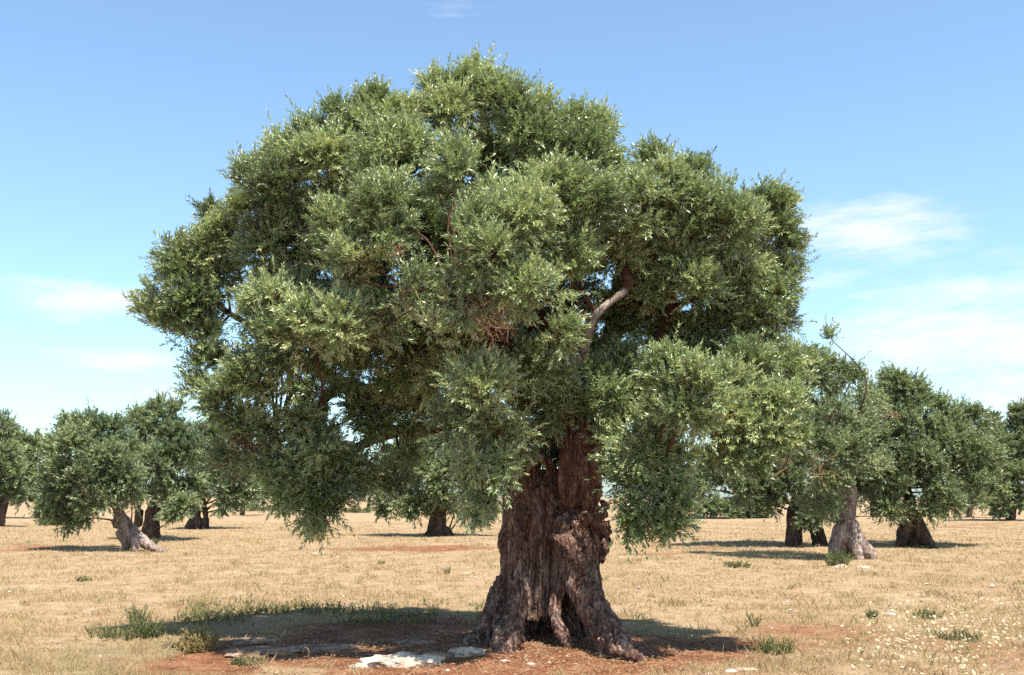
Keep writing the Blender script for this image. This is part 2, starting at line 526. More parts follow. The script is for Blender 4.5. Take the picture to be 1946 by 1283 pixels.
x, y = scatter(520000, 9.3, 75, 1.15)
red = red_zone(x, y); grn_ = green_zone(x, y)
tuft = fbm(np.stack([x * 1.6, y * 1.1, x * 0], -1), 3)
keep = RNG.random(len(x)) < np.clip((1 - red * 1.12) * (.72 + 1.5 * tuft), .015, 1)
x, y, red, grn_, tuft = x[keep], y[keep], red[keep], grn_[keep], tuft[keep]
h = RNG.uniform(.014, .055, len(x)) * (1 + .7 * np.clip(tuft, 0, 1)) * np.clip((y / 16) ** .35, .85, 1.5)
tall = RNG.random(len(x)) < .02
h = np.where(tall, h * 2.2, h)
w = .0029 * np.clip(y / 11, 1, 5)
tn = np.clip(.52 + .22 * tuft + RNG.normal(0, .16, len(x)), 0, .88)
tn = np.where(RNG.random(len(x)) < grn_ * .75, RNG.uniform(.93, 1, len(x)), tn)
# taller bunches of dry stalks
tx, ty = scatter(1500, 9.6, 45, 1.0)
tk_ = RNG.random(1500) < np.clip(1.1 - 1.3 * red_zone(tx, ty), .03, 1); tx, ty = tx[tk_], ty[tk_]
nb = 26; bx_ = np.repeat(tx, nb); by_ = np.repeat(ty, nb); sz = np.repeat(RNG.gamma(2, .5, len(tx)), nb)
bx_ = bx_ + RNG.normal(0, .07, len(bx_)) * sz; by_ = by_ + RNG.normal(0, .07, len(by_)) * sz
x = np.concatenate([x, bx_]); y = np.concatenate([y, by_]); h = np.concatenate([h, RNG.uniform(.035, .125, len(bx_)) * np.clip(sz, .5, 1.5)])
w = np.concatenate([w, .0021 * np.clip(by_ / 11, 1, 4)])
tb_ = np.repeat(np.where(RNG.random(len(tx)) < .16, .97, RNG.uniform(.2, .85, len(tx))), nb) + RNG.normal(0, .05, len(bx_))
tn = np.clip(np.concatenate([tn, tb_]), 0, 1)
V, F, T = blades(x, y, h, w, .35, tn)
tag(link('dry_grass', raw_mesh('dry_grass', V, F, T), STRAW), 'short dry straw grass covering the whole field', 'grass', kind='stuff')

# ------------------------------------------------------------------ main tree
Y0 = 12.8
base = np.array([P(1050, 1214, Y0)[0], Y0, float(gz(.5, Y0))])
tree = empty('olive_tree', base, 'huge ancient olive tree with a hollow twisted trunk standing in the foreground', 'tree')


def strand(T, pts, Yc, sides=10, step=.06, ks=1.0):
    path = []
    for px, py, d, r in pts:
        p = P(px, py, Yc + d); path.append([*p, r * ks / FPX * (Yc + d)])
    sp = smooth_path(path, step)
    T.add(sp, sides)
    return sp


tk = Tubes()
for pts in (
    # left column and its roots
    [(935, 1240, -.2, 26), (958, 1200, -.15, 36), (978, 1140, 0, 36), (985, 1070, 0, 34), (985, 1010, 0, 35), (990, 950, .05, 33), (992, 905, .1, 32), (998, 865, .15, 28)],
    [(955, 1250, -.85, 20), (960, 1222, -.75, 27), (975, 1185, -.55, 24), (985, 1140, -.38, 20), (992, 1080, -.28, 15), (985, 1020, -.22, 12), (975, 960, -.1, 12)],
    [(885, 1232, -.25, 12), (912, 1212, -.2, 20), (945, 1165, -.1, 26), (965, 1100, 0, 24)],
    [(965, 1060, -.05, 14), (958, 1030, -.05, 16), (968, 990, 0, 15)],
    [(960, 1190, .1, 30), (990, 1090, .25, 40), (1000, 980, .3, 40)],
    # fluted middle
    [(1003, 1178, -.32, 7), (1008, 1140, -.30, 12), (1016, 1060, -.26, 13), (1020, 980, -.2, 13), (1022, 930, -.1, 14)],
    [(1018, 1180, -.27, 6), (1024, 1140, -.26, 11), (1032, 1060, -.23, 12), (1036, 985, -.2, 13), (1036, 925, -.05, 14)],
    [(1033, 1176, -.23, 6), (1040, 1140, -.24, 11), (1047, 1060, -.23, 12), (1050, 985, -.2, 13), (1048, 930, 0, 14)],
    [(1048, 1165, -.2, 6), (1054, 1130, -.22, 11), (1062, 1060, -.24, 12), (1064, 985, -.24, 13)],
    # thin twisted strand in front of the hollow
    [(1086, 1240, -.62, 9), (1072, 1210, -.58, 12), (1059, 1178, -.52, 13), (1059, 1140, -.45, 12), (1072, 1095, -.42, 11), (1078, 1050, -.4, 12)],
    # right leg
    [(1212, 1262, -1.45, 14), (1187, 1240, -1.3, 25), (1158, 1203, -1.05, 31), (1124, 1152, -.75, 31), (1103, 1100, -.5, 28), (1092, 1050, -.4, 32), (1082, 1010, -.32, 32), (1072, 985, -.25, 20)],
    [(1150, 1262, -1.25, 12), (1142, 1215, -1.0, 16), (1112, 1165, -.75, 16), (1092, 1110, -.5, 16)],
    [(1165, 1215, -.6, 22), (1135, 1150, -.45, 24), (1112, 1090, -.3, 28), (1105, 1040, -.15, 30)],
    [(1048, 1018, -.48, 11), (1072, 1032, -.62, 15), (1098, 1062, -.62, 14), (1114, 1100, -.58, 9)],
    # right column
    [(1095, 1070, 0, 34), (1097, 1010, 0, 42), (1095, 960, 0, 36), (1093, 925, 0, 32), (1102, 885, 0, 36), (1110, 840, 0, 46), (1116, 800, 0, 50), (1118, 765, .05, 46)],
    [(1070, 960, -.2, 12), (1072, 910, -.22, 12), (1078, 860, -.25, 14), (1080, 800, -.2, 16)],
    [(1095, 960, -.3, 12), (1092, 910, -.3, 12), (1100, 860, -.35, 15), (1112, 800, -.35, 18)],
    [(1128, 1000, -.25, 14), (1119, 950, -.3, 13), (1119, 905, -.35, 15), (1132, 865, -.38, 18), (1140, 820, -.35, 18)],
    [(1108, 870, -.4, 8), (1130, 888, -.42, 13), (1152, 893, -.3, 13), (1158, 880, -.25, 8)],
    # lip of the hollow on the left lobe
    [(985, 930, .0, 15), (1003, 892, -.02, 13), (1018, 868, .0, 13), (1038, 873, .02, 12), (1052, 902, .05, 12), (1060, 950, .05, 14)],
    # back
    [(1000, 1235, .75, 36), (1010, 1120, .65, 46), (1025, 1000, .5, 48), (1030, 930, .4, 38)],
    [(1110, 1235, .6, 34), (1095, 1120, .5, 42), (1090, 1010, .4, 42), (1105, 900, .35, 40)],
    [(1055, 1235, .85, 34), (1055, 1120, .75, 40), (1055, 1000, .6, 44)],
    [(1040, 1000, -.02, 30), (1045, 940, .08, 30), (1050, 900, .2, 22)],
):
    strand(tk, pts, Y0, 12, .05)
for px, py, d, r in ((1138, 975, -.1, 17), (1147, 1005, -.12, 17), (1140, 1040, -.18, 17), (1122, 1035, -.3, 20), (1135, 1058, -.2, 12), (1150, 960, -.05, 11), (1112, 985, -.4, 14), (1092, 1000, -.45, 13), (956, 1035, -.02, 10), (1130, 940, -.1, 14), (1075, 1000, -.42, 12), (1172, 1236, -1.4, 12), (1198, 1246, -1.45, 14), (1142, 1214, -1.2, 10), (1125, 1180, -1.0, 9), (960, 1226, -.85, 16), (932, 1230, -.45, 15), (988, 1214, -.7, 12), (905, 1225, -.3, 12), (1150, 1030, -.15, 13)):
    c_ = P(px, py, Y0 + d); tk.blob(c_, r / FPX * (Y0 + d))


def trunk_disp(V, Nn):
    w = V + .10 * np.stack([vn(V * 1.9), vn(V * 1.9 + 50), vn(V * 1.9 + 90)], -1)
    w = w + np.stack([.16 * (V[:, 2] - 1), 0 * V[:, 0], 0 * V[:, 0]], -1) * np.clip((V[:, 0] - .55) * 3, -.4, 1)[:, None]
    mid = np.exp(-((V[:, 0] - .36) / .27) ** 2) * np.clip(-Nn[:, 1] * 1.4, 0, 1) * np.clip((V[:, 2] - .2) * 4, 0, 1) * np.clip((1.75 - V[:, 2]) * 3, 0, 1)
    a1 = fbm(w * np.array([7, 7, 1.1]) + 3, 3)
    big = fbm(w * np.array([4.0, 4.0, 2.2]) + 77, 2)
    c1 = np.clip(1 - np.abs(vn(w * np.array([11, 11, 1.0]) + 9)) * 3.2, 0, 1) ** 1.3      # deep fissures
    c2 = np.clip(1 - np.abs(vn(w * np.array([24, 24, 2.2]) + 19)) * 2.6, 0, 1)              # bark ribs
    c3 = np.clip(1 - np.abs(vn(w * np.array([52, 52, 11]) + 29)) * 2.2, 0, 1)               # flaking
    gro = np.abs(vn(np.stack([V[:, 0] * 24 + .6 * vn(V * 2.2), V[:, 2] * .55, V[:, 1] * 3], -1)))
    knob = np.clip(fbm(V * 9 + 31, 3) * 2 - .1, 0, 1)
    burl = np.clip((V[:, 0] - .66) * 3, 0, 1) * np.clip((V[:, 2] - .8) * 3, 0, 1)
    up = np.clip((.55 - V[:, 2]) * 2, 0, 1)
    return (.05 * big * (1 - .7 * mid) + .03 * a1 - .045 * c1 * (1 - .5 * mid) - .011 * c2 - .003 * c3
            - .05 * mid * np.clip(.32 - gro, 0, .32) / .32 + .032 * knob * np.clip(burl + up * .8, 0, 1) + .008 * fbm(V * 34, 3))


link('trunk', remeshed(tk, .0105, 'trunk', base, trunk_disp), BARK, tree)

LIMBS = {
    'pale': [(1122, 800, 0, 34), (1090, 755, -.3, 24), (1073, 715, -.6, 16), (1103, 676, -.9, 12), (1118, 630, -1.1, 10), (1134, 596, -1.15, 8.5), (1188, 552, -1.0, 9)],
    'red': [(1178, 560, -1.0, 9), (1192, 542, -.95, 10.5), (1186, 512, -.85, 10), (1160, 470, -.7, 9), (1150, 430, -.3, 8), (1160, 360, .2, 4)],
    'right': [(1130, 790, .05, 34), (1190, 720, .2, 24), (1248, 650, .1, 17), (1272, 592, .0, 16), (1300, 500, .4, 11), (1345, 410, .6, 5)],
    'fork': [(1270, 596, .0, 10), (1300, 580, -.05, 7), (1330, 555, 0, 4), (1380, 500, .2, 2)],
    'rear': [(1122, 790, .1, 34), (1150, 680, 1.1, 22), (1180, 520, 1.7, 14), (1200, 360, 1.9, 5)],
    'low_left': [(998, 870, .15, 24), (935, 822, .3, 20), (860, 800, .6, 15), (790, 815, .7, 12), (720, 838, .6, 10), (640, 870, .3, 7), (600, 930, .1, 4)],
    'mid_left': [(996, 875, .15, 26), (915, 760, .2, 20), (810, 650, .1, 15), (700, 530, .1, 10), (620, 410, .1, 5)],
    'far_left': [(940, 825, .3, 18), (810, 770, .7, 16), (650, 730, .7, 13), (520, 650, .5, 9), (400, 570, .4, 4)],
    'centre': [(1110, 800, .1, 36), (1050, 650, .6, 24), (985, 500, .8, 17), (935, 330, .7, 11), (912, 180, .6, 4)],
    'front': [(1085, 785, -.1, 26), (1010, 700, -1.1, 16), (930, 620, -1.9, 11), (850, 540, -2.3, 5)],
    'front_right': [(1125, 780, .1, 22), (1170, 745, -.2, 12), (1230, 710, -.5, 8), (1300, 720, -.8, 3)],
    'front_low': [(1000, 872, .05, 20), (965, 800, -.6, 14), (935, 815, -1.3, 10), (912, 880, -1.5, 5), (903, 960, -1.5, 2)],
    'right_low': [(1135, 800, .0, 28), (1215, 770, -.2, 15), (1330, 760, -.7, 9), (1430, 775, -1.0, 6), (1500, 770, -.9, 3)],
    'hanging': [(660, 728, .7, 11), (610, 790, -.3, 9), (600, 880, -.7, 7), (615, 970, -.9, 3)],
    'side': [(560, 690, .6, 8), (535, 800, -.2, 6), (520, 850, -.8, 5), (480, 860, -.9, 3)],
    'drop': [(1150, 800, -.1, 16), (1195, 830, -.6, 10), (1230, 890, -1.2, 7), (1240, 980, -1.4, 3)],
}
hubs = []
for nm, pts in LIMBS.items():
    t = Tubes(); path = []
    for px, py, d, r in pts:
        path.append([*P(px, py, Y0 + d), r / FPX * (Y0 + d)])
    sp = smooth_path(path, .08)
    wob = np.stack([fbm(np.stack([np.arange(len(sp)) * .12 + k * 9, np.full(len(sp), len(nm) * 3.7), np.zeros(len(sp))], -1), 2) for k in range(3)], -1)
    wgt = np.sin(np.linspace(0, np.pi, len(sp)))[:, None]
    if nm not in ('pale', 'red'): sp[:, :3] += wob * wgt * .16
    sp[:, 3] *= 1 + .22 * vn(np.stack([np.arange(len(sp)) * .35, np.full(len(sp), len(nm) * 2.1), np.zeros(len(sp))], -1))
    t.add(sp, 16, True, .3, len(nm) * 1.3)
    o = link('limb', t.mesh('limb', base), BARK_PALE if nm == 'pale' else BARK_RED, tree)
    if nm == 'pale': o['label'] = 'bare pale grey limb crossing the gap in the crown'
    hubs.append(sp[len(sp) // 4:])
hubs = np.vstack(hubs)

CL = [
    # top silhouette
    (910, 136, 24, .1, .35, 1.0), (893, 172, 40, .0), (935, 178, 36, -.1), (842, 172, 34, 0), (960, 200, 55, -.2), (990, 250, 55, -.2), (715, 205, 45, -.2), (768, 225, 55, -.3), (640, 232, 42, -.1),
    (600, 262, 42, 0), (532, 296, 42, 0), (555, 272, 20, 0), (478, 338, 36, 0), (1068, 240, 52, 0), (1140, 243, 36, .1), (1112, 290, 62, -.2), (1158, 305, 34, 0), (1242, 312, 34, .1), (1322, 328, 34, .2),
    (1385, 365, 50, .1), (1450, 388, 46, 0), (1488, 392, 28, 0), (1480, 440, 45, 0), (1478, 520, 42, .1), (860, 220, 60, -.3), (690, 250, 50, -.4),
    # left side
    (396, 412, 25, .2), (430, 445, 44, .1), (345, 492, 40, .3), (312, 560, 44, .3), (370, 570, 52, .2), (415, 520, 48, .1), (305, 620, 32, .3), (365, 625, 36, .2), (280, 590, 22, .3), (395, 690, 36, .3), (372, 742, 28, .3), (400, 640, 26, .2),
    # upper left masses
    (620, 320, 78, -.9), (540, 362, 74, -.7), (482, 398, 46, -.3), (760, 300, 78, -1.2), (690, 350, 66, -1.4), (556, 462, 34, .4), (510, 440, 36, -.5), (500, 480, 40, -.3),
    # big front mass
    (885, 325, 70, -1.9), (830, 365, 66, -2.1), (725, 420, 92, -2.2), (850, 450, 105, -2.7), (975, 420, 96, -2.4), (655, 515, 78, -2.3), (760, 555, 92, -2.8), (895, 560, 88, -3.0), (1005, 560, 78, -2.7), (640, 440, 60, -2.0), (700, 500, 60, -2.5), (930, 495, 70, -2.9),
    (530, 560, 62, -1.7), (500, 600, 50, -1.4), (580, 610, 60, -1.9), (530, 660, 66, -1.7), (640, 625, 66, -2.2), (470, 720, 56, -1.3), (560, 710, 52, -1.6), (430, 760, 38, -.9), (500, 760, 40, -1.1), (720, 625, 56, -1.9, .2), (820, 640, 60, -2.7, .2),
    (1010, 330, 60, -1.5), (1060, 360, 66, -1.8),
    # right masses
    (1105, 400, 84, -1.7), (1215, 400, 84, -.8), (1325, 410, 72, -.6), (1175, 475, 60, -.45), (1290, 490, 60, -.4), (1400, 430, 62, -.8), (1080, 490, 64, -1.7), (1240, 540, 46, -.2), (1330, 540, 48, -.7), (1270, 350, 50, -.9),
    (1435, 500, 46, .3, .2, 1.1), (1400, 560, 44, .6, .2, 1.0), (1470, 580, 42, .5, .2, 1.1), (1490, 610, 30, .5, .2, 1.1), (1370, 620, 50, .7, .2, 1.0), (1450, 640, 44, .6, .1, 1.1), (1320, 620, 40, .8, .2, .95), (1400, 670, 46, .6, .1, 1.1), (1480, 560, 40, -.2, .2, 1.0), (1500, 480, 30, 0, .2, 1.0), (1440, 600, 44, -.2, .1, 1.0), (1410, 520, 50, -.3, .2, 1.0),
    # lower centre
    (1000, 685, 78, -1.3), (920, 745, 78, -2.3), (1020, 775, 52, -.5), (950, 830, 62, -1.9, .1), (905, 880, 36, -2.0, -.2), (960, 890, 34, -1.9, -.2), (1085, 765, 36, -.1), (870, 800, 44, -2.3, .1), (1060, 640, 36, -2.0),
    (1215, 700, 66, .2), (1280, 735, 54, -1.9), (1185, 770, 46, .2, .2), (1250, 790, 48, -.9, .1), (1190, 690, 40, .2), (1325, 720, 38, -2.3), (1310, 790, 42, -2.1, 0), (1350, 745, 38, -2.0, 0), (1290, 780, 40, -2.2, .1), (1260, 700, 44, -1.8),
    (1228, 870, 54, -1.3, 0), (1195, 905, 36, -1.2, 0), (1240, 945, 60, -1.4, -.1), (1205, 985, 40, -1.3, -.2), (1270, 990, 40, -1.4, -.2), (1280, 950, 34, -1.3, -.1), (1215, 840, 42, -.9, 0), (1162, 835, 28, -.5, .1), (1250, 830, 42, -1.1, .1), (1290, 865, 34, -1.1, 0), (1182, 870, 30, -.9, 0), (1265, 900, 40, -1.2, 0),
    (1018, 222, 44, -.1, .35, 1.0), (1035, 262, 44, -.4, .35, 1.0), (350, 530, 44, .2, .3, 1.0), (330, 590, 38, .2, .3, 1.0), (405, 445, 34, .1, .3, 1.0), (385, 480, 40, .1, .3, 1.0),
    (1385, 735, 50, -1.0), (1425, 695, 50, -.6), (1400, 800, 50, -1.1, .2, 1.0), (1455, 765, 46, -.9, .2, 1.0), (1390, 860, 38, -1.0, 0, 1.0), (1465, 830, 42, -1.0, 0, 1.0), (1430, 880, 34, -1.0, -.1, 1.0), (1500, 765, 38, -.7), (1495, 705, 38, -.4), (1360, 810, 38, -1.1, .1, 1.0), (1500, 830, 30, -.9, 0, 1.0),
    (600, 640, 74, 1.0, .2, .95), (555, 580, 54, .9, .2, .95), (640, 690, 60, 1.2, .1, .95), (700, 640, 66, .6, .1, .95), (780, 640, 66, .4, .1, .95),
    (1112, 765, 42, -.45, .2, .9), (1152, 752, 42, -.45, .2, .9), (1058, 795, 32, -.45, 0, .9), (1045, 720, 48, -.9), (1100, 720, 30, -.3), (1140, 715, 36, -.2),
    (1000, 835, 42, -.4, 0), (975, 868, 34, -.5, -.1), (1045, 830, 36, 1.8, 0, .9), (1070, 860, 28, 2.0, -.1, .9), (1020, 850, 34, 2.0, 0, .9),
    (1235, 620, 60, 1.6, .2, .95), (1290, 655, 54, 1.4, .1, .9), (1220, 560, 50, 1.2, .2, .95), (1150, 600, 50, 1.6, .2, .95), (1340, 680, 44, 1.0, .1, .9), (1360, 560, 54, 1.2, .2, .95),
    (905, 930, 22, -1.8, -.5), (900, 970, 14, -1.8, -.7), (935, 925, 20, -1.8, -.5),
    # lower left, in the shade
    (700, 690, 74, -.1, 0), (620, 750, 66, -.1, 0), (770, 715, 66, -.3, 0), (690, 780, 50, .1, 0), (600, 850, 62, -.8, -.1), (560, 900, 50, -.8, -.2), (610, 940, 52, -.7, -.3), (640, 890, 50, -.5, -.2), (610, 990, 28, -.7, -.6), (535, 940, 30, -.8, -.3), (680, 890, 40, -.4, -.2), (840, 720, 52, -.9, 0),
    (480, 820, 44, -.8, 0), (445, 860, 36, -.6, -.2), (510, 880, 40, -.8, -.2), (450, 800, 36, -.8, 0), (760, 860, 34, .5, -.1), (740, 910, 34, .6, -.3), (720, 800, 40, 0, 0), (800, 770, 42, -.2, 0), (760, 800, 34, 0, 0), (560, 800, 40, -.8, 0),
    # rear of the crown
    (600, 440, 95, 1.6, .3, .95), (760, 360, 110, 2.0, .3, .95), (940, 330, 110, 2.2, .3, .95), (1120, 380, 100, 2.2, .3, .95), (1260, 440, 90, 1.9, .3, .95), (520, 560, 70, 1.6, .3, .9), (680, 580, 90, 2.4, .2, .9), (860, 520, 100, 2.8, .2, .95), (1040, 540, 100, 2.8, .2, .95), (1200, 580, 70, 2.2, .2, .9), (800, 700, 70, 2.2, 0, .9), (950, 660, 90, 2.6, 0, .95), (1100, 680, 70, 2.4, 0, .9), (1380, 480, 70, 1.4, .2, .9),
    # heart of the crown
    (800, 450, 110, -.6, .3, 1.0), (950, 440, 110, -.4, .3, 1.0), (1100, 460, 90, -.2, .3, 1.0), (660, 480, 90, -.4, .3, 1.0), (850, 580, 100, -.9, .2, 1.0), (680, 600, 80, -.7, .2, 1.0), (900, 660, 80, -1.0, .2, 1.0), (1240, 450, 80, -.2, .3, 1.0), (560, 560, 60, -.3, .2, .9),
]
CL = [(c[0], c[1], c[2], c[3] * (.80 if c[3] < 0 else .48) - .4, *c[4:]) for c in CL]
V, F, T, tb = crown_parts(CL, Y0, .20, (.066, .0172), 22, 20, hubs, .007, 1.9, 1.5)
link('crown', raw_mesh('crown', V - base, F, T), LEAF, tree)
link('branch_network', tb.mesh('branch_network', base), BARK_RED, tree)
print('main leaves', len(F))


def dead_spray(parent, off, px, py, Y, size, n, mat=DEAD, lab=None):
    c = P(px, py, Y); R = size / FPX * Y; t = Tubes()
    for k in range(n):
        u = rsphere(1)[0]; a = c + u * R * np.array([1, .6, 1]) * RNG.uniform(.1, 1.1)
        d = unit(RNG.normal(size=3) * np.array([.8, .6, .8]) + np.array([.25, -.3, -.75])); l = R * RNG.uniform(.4, 1.2)
        m1 = a + d * l * .5 + RNG.normal(0, .2, 3) * l; e = a + d * l + RNG.normal(0, .32, 3) * l
        r = RNG.uniform(.0022, .005) * Y / 12
        t.add(smooth_path([[*a, r], [*m1, r * .8], [*e, r * .4]], l / 4), 4, False)
    o = link('dead_spray', t.mesh('dead_spray', off), mat, parent)
    o['label'] = lab or 'tangle of dry brown twigs in the crown'


dead_spray(tree, base, 930, 600, Y0 - 2.75, 46, 110, lab='largest tangle of dry brown twigs in the middle of the crown')
dead_spray(tree, base, 755, 472, Y0 - 2.85, 14, 26, lab='tiny reddish dead twig cluster in the upper crown')
dead_spray(tree, base, 1345, 770, Y0 - 1.6, 45, 70, lab='dry brown twigs at the lower right of the crown')
dead_spray(tree, base, 460, 840, Y0 - 1.4, 45, 60, BARK_RED, lab='dark red bare twigs at the lower left of the crown')

# ------------------------------------------------------------------ other trees of the grove
def grove_tree(bx, by, label, strands, clumps, leaf_k=1.0, tone=0.0, pale=False, dens=1.0, limbs=(), sprays=(), shoots=12, m=12):
    g = G(bx, by); Y = g[1]
    e = empty('olive_tree', g, label, 'tree')
    t = Tubes(); hub = []
    for s in strands: hub.append(strand(t, s, Y, 10, .15))

    def dsp(V, Nn):
        return .035 * fbm(V * np.array([1, 1, .3]) * 3.4, 3) - .02 + .035 * (1 - np.abs(fbm(V * np.array([1, 1, .2]) * 8, 2)) * 2) + .03 * fbm(V * 10, 2)
    link('trunk', remeshed(t, max(.03, Y / 900), 'trunk', g, dsp, 1), BARK_FARPALE if pale else BARK_FAR, e)
    hub = [h[len(h) // 2:] for h in hub]
    for s in limbs:
        t2 = Tubes(); sp = strand(t2, s, Y, 8, .2); hub.append(sp)
        link('limb', t2.mesh('limb', g), BARK_FAR, e)
    sub_r = .36 * max(1, Y / 34) ** .7
    ll = .074 * max(1, Y / 21) * leaf_k
    V, F, T, tb = crown_parts(clumps, Y, sub_r, (ll, ll * .36), shoots + 4, m + 2, np.vstack(hub), .012 * max(1, Y / 40), dens * 2.0, .8 / max(1, Y / 34))
    link('crown', raw_mesh('crown', V - g, F, np.clip(T + tone, 0, 1)), LEAF_FAR, e)
    link('branch_network', tb.mesh('branch_network', g), BARK_FAR, e)
    for (px, py, d, sz, n) in sprays: dead_spray(e, g, px, py, Y + d, sz, n)
    print(label, round(Y, 1), len(F))
    return e


# left of the photo
grove_tree(2, 1001, 'olive tree cut off by the left edge with a reddish trunk',
           [[(2, 1010, 0, 6), (4, 985, 0, 6), (8, 960, 0, 7), (14, 935, 0, 6)], [(-6, 960, 0, 4), (20, 930, 0, 5), (25, 905, 0, 4)]],
           [(-10, 830, 30, 0), (8, 860, 26, -.5), (-15, 890, 34, -1), (20, 900, 24, -.6), (12, 815, 14, 0), (-30, 800, 20, 0), (25, 935, 20, -.2, 0), (-20, 940, 25, 0, 0), (0, 800, 12, 0)], dens=.9)
grove_tree(70, 985, 'pale grey-green olive tree far behind at the far left, between two nearer crowns',
           [[(70, 992, 0, 5), (72, 960, 0, 5), (76, 930, 0, 4)]],
           [(45, 850, 24, 0), (70, 870, 28, 0), (40, 890, 26, -1), (95, 900, 22, 0), (60, 925, 24, -1, 0), (40, 945, 16, 0, 0), (85, 935, 20, 0, 0), (75, 840, 12, 0), (30, 835, 10, 0)], dens=.8)
grove_tree(262, 1047, 'olive tree on the left with a grey ribbed trunk leaning strongly to the left',
           [[(316, 1052, -.3, 4), (290, 1040, -.2, 8), (262, 1022, 0, 12), (240, 1002, 0, 14), (228, 980, 0, 11), (222, 960, 0, 8), (214, 935, 0, 6)],
            [(236, 1052, -.1, 5), (240, 1030, 0, 9), (232, 1008, 0, 13)], [(258, 1055, -.5, 6), (256, 1030, -.3, 8), (246, 1010, -.2, 9)], [(225, 1000, 0, 8), (218, 990, .1, 8)]],
           [(140, 815, 32, 0), (200, 825, 34, 0), (150, 850, 40, -.7), (205, 870, 42, -1), (130, 880, 38, -.5), (170, 910, 40, -1.2), (235, 905, 38, -1), (120, 930, 36, -.2), (170, 960, 28, -1, 0), (120, 965, 26, .2, 0), (250, 940, 26, -.6, 0), (200, 955, 20, -1.2, 0), (240, 850, 34, 0), (225, 815, 18, .3), (110, 850, 22, 0), (170, 800, 18, 0), (100, 962, 26, .2, 0), (130, 985, 20, .3, -.2), (165, 985, 18, .1, -.2), (105, 910, 30, .2),
            (150, 850, 60, 1.4, .2, .5), (200, 900, 60, 1.6, .1, .5), (130, 930, 40, 1.2, 0, .6)],
           pale=True, limbs=[[(222, 945, 0, 6), (180, 940, -.8, 4.5), (158, 910, -1.2, 4), (150, 895, -1.2, 3)], [(224, 940, 0, 5), (210, 890, .2, 4), (190, 850, .3, 2)]], sprays=[(165, 925, -1.6, 14, 14)])
grove_tree(285, 1026, 'dark trunked olive tree right behind the leaning one on the left',
           [[(278, 1034, 0, 14), (284, 1005, 0, 14), (290, 975, 0, 13), (300, 945, 0, 10)], [(300, 1034, -.2, 6), (294, 1010, -.2, 10), (292, 985, 0, 10)], [(262, 1000, .2, 8), (265, 970, .1, 8)]],
           [(265, 810, 26, 0), (310, 790, 26, .2), (285, 830, 34, -.4), (330, 830, 36, -.4), (355, 860, 36, -.6), (300, 880, 40, -1), (350, 905, 34, -.8), (275, 915, 28, -.6), (320, 930, 26, -.6, 0), (305, 770, 12, 0), (250, 870, 26, .2), (362, 930, 24, -.4, 0), (265, 795, 10, 0), (335, 780, 14, 0), (345, 965, 26, -1.4, 0), (330, 975, 18, -1.4, 0), (310, 870, 50, 1.4, .2, .5), (300, 940, 30, 1, 0, .5)], dens=1.05)
grove_tree(372, 1005, 'olive tree with two thin dark stems, to the right of the left-hand group',
           [[(358, 1010, 0, 10), (368, 990, 0, 10), (376, 965, 0, 7)], [(392, 1010, 0, 5), (392, 985, 0, 5), (388, 960, 0, 5)], [(376, 1010, 0, 7), (376, 985, 0, 8)]],
           [(390, 830, 34, 0), (420, 850, 34, 0), (380, 870, 38, -.8), (430, 890, 36, -.8), (400, 915, 36, -1), (455, 920, 28, 0), (440, 945, 26, -.4, 0), (370, 930, 26, -.6, 0), (410, 960, 22, -1, 0), (470, 945, 18, 0, 0), (400, 880, 50, 1.5, .2, .6)], dens=.95)
# seen below the crown of the big tree
grove_tree(832, 1018, 'dark shaded olive tree seen under the big crown, just left of its trunk',
           [[(832, 1026, 0, 24), (832, 1010, 0, 18), (832, 985, 0, 16), (834, 960, 0, 16), (840, 925, 0, 13), (852, 890, 0, 9), (862, 850, 0, 5)], [(806, 1022, -.1, 6), (822, 1012, 0, 12), (828, 985, 0, 12)], [(862, 1024, -.2, 6), (846, 1010, 0, 12)]],
           [(745, 890, 32, 0), (780, 915, 36, -.5), (740, 930, 36, -.2), (760, 960, 30, -.6, 0), (800, 955, 28, -.7, 0), (880, 930, 34, -.6), (910, 900, 34, -.3), (870, 960, 24, -.8, 0), (915, 945, 28, -.3, 0), (930, 970, 20, 0, -.1), (880, 850, 32, 0), (930, 860, 30, 0), (840, 840, 26, .3), (790, 975, 20, -.6, 0), (730, 960, 20, 0, 0), (800, 878, 36, -.8), (838, 872, 34, -1.0), (865, 885, 32, -1.0), (812, 845, 30, -.3), (770, 865, 30, -.4), (825, 905, 30, -1.3), (840, 935, 22, -1.4, .1, .8), (760, 900, 46, 1.2, .1, .5), (880, 900, 50, 1.4, .1, .5), (725, 905, 22, 0)],
           limbs=[[(838, 925, 0, 10), (815, 880, .1, 6), (785, 857, .2, 4.5), (755, 850, .3, 3)]], dens=.95)
grove_tree(1395, 985, 'olive tree with low dark skirts in the gap right of the big trunk',
           [[(1400, 992, 0, 9), (1400, 965, 0, 9), (1402, 930, 0, 7), (1405, 890, 0, 4)]],
           [(1380, 880, 40, 0), (1420, 870, 40, 0), (1345, 905, 28, 0), (1360, 935, 32, -1), (1400, 945, 34, -1.4), (1440, 940, 34, -.8), (1460, 900, 34, 0), (1345, 960, 22, -.6, 0), (1440, 968, 20, -.6, 0), (1370, 966, 18, -.6, 0), (1400, 840, 40, .4), (1330, 870, 18, 0), (1400, 900, 60, 2, .1, .6), (1320, 935, 14, 0), (1345, 972, 18, -.3, -.1), (1395, 980, 20, -.8, -.1), (1440, 978, 20, -.5, -.1)], dens=.95)
